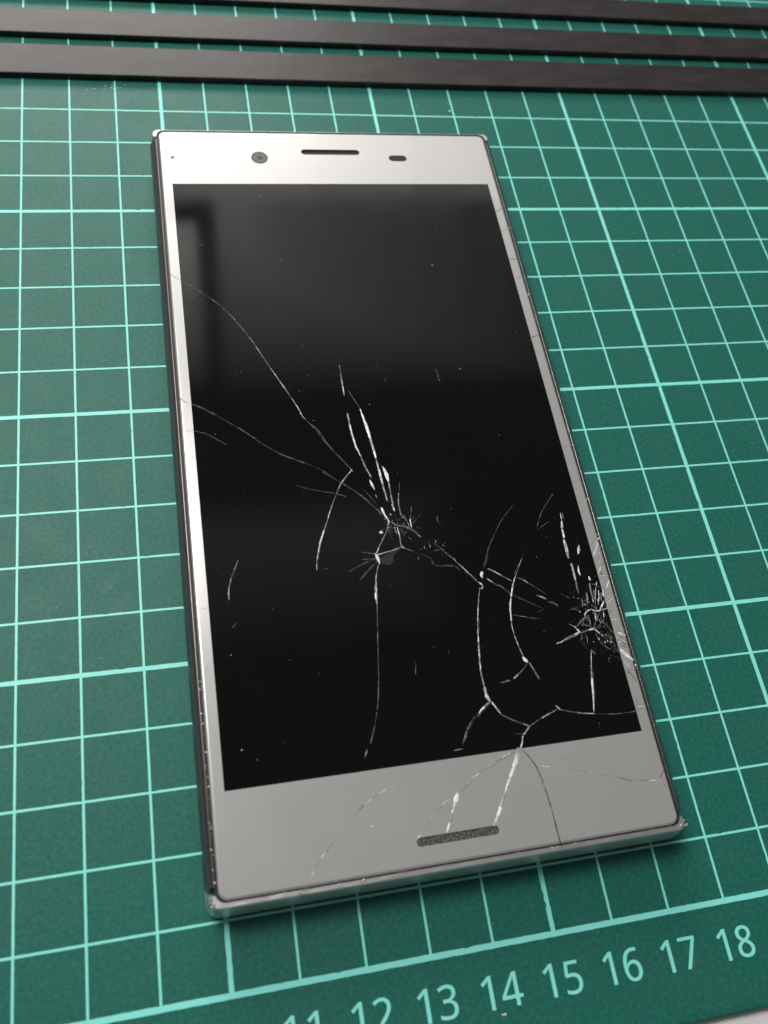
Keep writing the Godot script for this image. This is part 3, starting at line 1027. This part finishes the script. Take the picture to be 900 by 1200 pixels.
	crack("b", [34.80, -47.65, 0.136, 35.99, -48.71, 0.241])
	crack("m", [34.65, -49.46, 0.090, 35.93, -50.73, 0.113])
	crack("m", [34.70, -50.17, 0.068, 35.54, -51.29, 0.090])
	crack("m", [34.96, -40.36, 0.092, 35.96, -40.84, 0.092])
	crack("b", [34.70, -41.63, 0.115, 35.95, -41.62, 0.104])
	crack("m", [35.43, -43.27, 0.138, 36.63, -43.76, 0.115])
	crack("b", [34.92, -43.88, 0.324, 36.50, -44.79, 0.160])
	crack("b", [34.54, -44.83, 0.350, 36.17, -46.08, 0.216])
	crack("m", [35.01, -46.19, 0.349, 36.56, -47.39, 0.159])
	crack("b", [34.71, -47.06, 0.375, 35.51, -48.14, 0.589, 36.56, -49.33, 0.294])
	crack("b", [34.65, -49.01, 0.213, 35.61, -49.98, 0.213])
	crack("b", [35.56, -50.14, 0.346, 36.58, -50.71, 0.135])
	crack("m", [34.67, -50.98, 0.135, 35.32, -51.52, 0.090])
	crack("d", [34.97, -50.71, 0.090, 35.74, -52.41, 0.123, 35.99, -53.14, 0.090])
	crack("m", [35.03, -55.49, 0.078, 34.98, -57.04, 0.100, 36.35, -57.42, 0.100])
	crack("b", [36.29, -26.86, 0.144, 34.63, -29.51, 0.119])
	crack("b", [36.28, -30.43, 0.142, 34.53, -33.01, 0.117])
	crack("b", [36.34, -34.32, 0.165, 35.19, -35.92, 0.140])
	crack("m", [35.19, -35.92, 0.164, 34.74, -36.73, 0.116])
	crack("m", [36.15, -37.55, 0.093, 34.65, -38.74, 0.104])
	crack("b", [36.50, -25.98, 0.284, 36.51, -26.38, 0.283])
	crack("d", [34.21, 52.87, 0.128, 36.24, 54.10, 0.144])
	crack("m", [35.84, 55.37, 0.201, 36.17, 54.50, 0.201])
	crack("d", [34.07, 47.52, 0.085, 35.64, 47.95, 0.113, 36.11, 49.11, 0.085])
	crack("d", [34.44, 39.53, 0.166, 36.30, 39.73, 0.125])
	crack("d", [34.52, 19.15, 0.133, 36.37, 19.78, 0.120])
	crack("d", [34.90, 34.22, 0.082, 36.11, 35.05, 0.097])
	crack("m", [34.70, -6.59, 0.088, 36.34, -6.21, 0.113])
	crack("m", [-35.64, -32.02, 0.089, -34.34, -31.85, 0.069])
	crack("m", [-35.53, -18.28, 0.041, -34.75, -17.86, 0.051])
	crack("m", [-36.19, -42.52, 0.057, -34.89, -41.81, 0.048])
	crack("m", [-31.04, -31.01, 0.120, -30.98, -29.38, 0.190, -30.35, -27.08, 0.081, -28.87, -23.86, 0.051])
	crack("f", [-31.02, -35.84, 0.079, -30.30, -35.01, 0.079])
	crack("f", [-1.66, -44.99, 0.083, -2.11, -47.07, 0.072])
	crack("f", [4.22, -43.55, 0.106, 4.17, -44.22, 0.085])
	crack("f", [1.44, -42.70, 0.106, 2.09, -43.02, 0.063])
	# long thin crack to the bottom
	crack("f", [-6.57, -34.44, 0.063, -7.39, -40.38, 0.052, -8.25, -46.49, 0.061, -9.07, -50.90, 0.060])
	crack("f", [-9.07, -50.90, 0.070, -10.19, -54.42, 0.069, -11.36, -57.14, 0.049])
	crack("m", [-11.99, -57.94, 0.078, -12.46, -59.04, 0.184])
	crack("f", [-12.46, -59.04, 0.097, -12.53, -59.52, 0.058])
	crack("m", [-6.01, -29.94, 0.128, -6.32, -32.41, 0.201, -6.57, -34.44, 0.074])
	crack("b", [-6.41, -32.20, 0.128, -6.48, -33.43, 0.127])
	crack("f", [12.97, 12.61, 0.100, 13.11, 9.68, 0.111])
	crack("m", [12.98, 10.22, 0.173, 13.38, 9.66, 0.124])
	crack("f", [17.57, 12.19, 0.176, 18.44, 12.57, 0.101])
	crack("f", [7.07, -18.79, 0.057, 6.94, -20.14, 0.079, 7.40, -20.41, 0.057])
	crack("f", [25.28, -22.79, 0.047, 26.88, -19.93, 0.060, 30.02, -16.44, 0.036])
	crack("f", [25.14, -23.37, 0.059, 27.74, -21.87, 0.036])
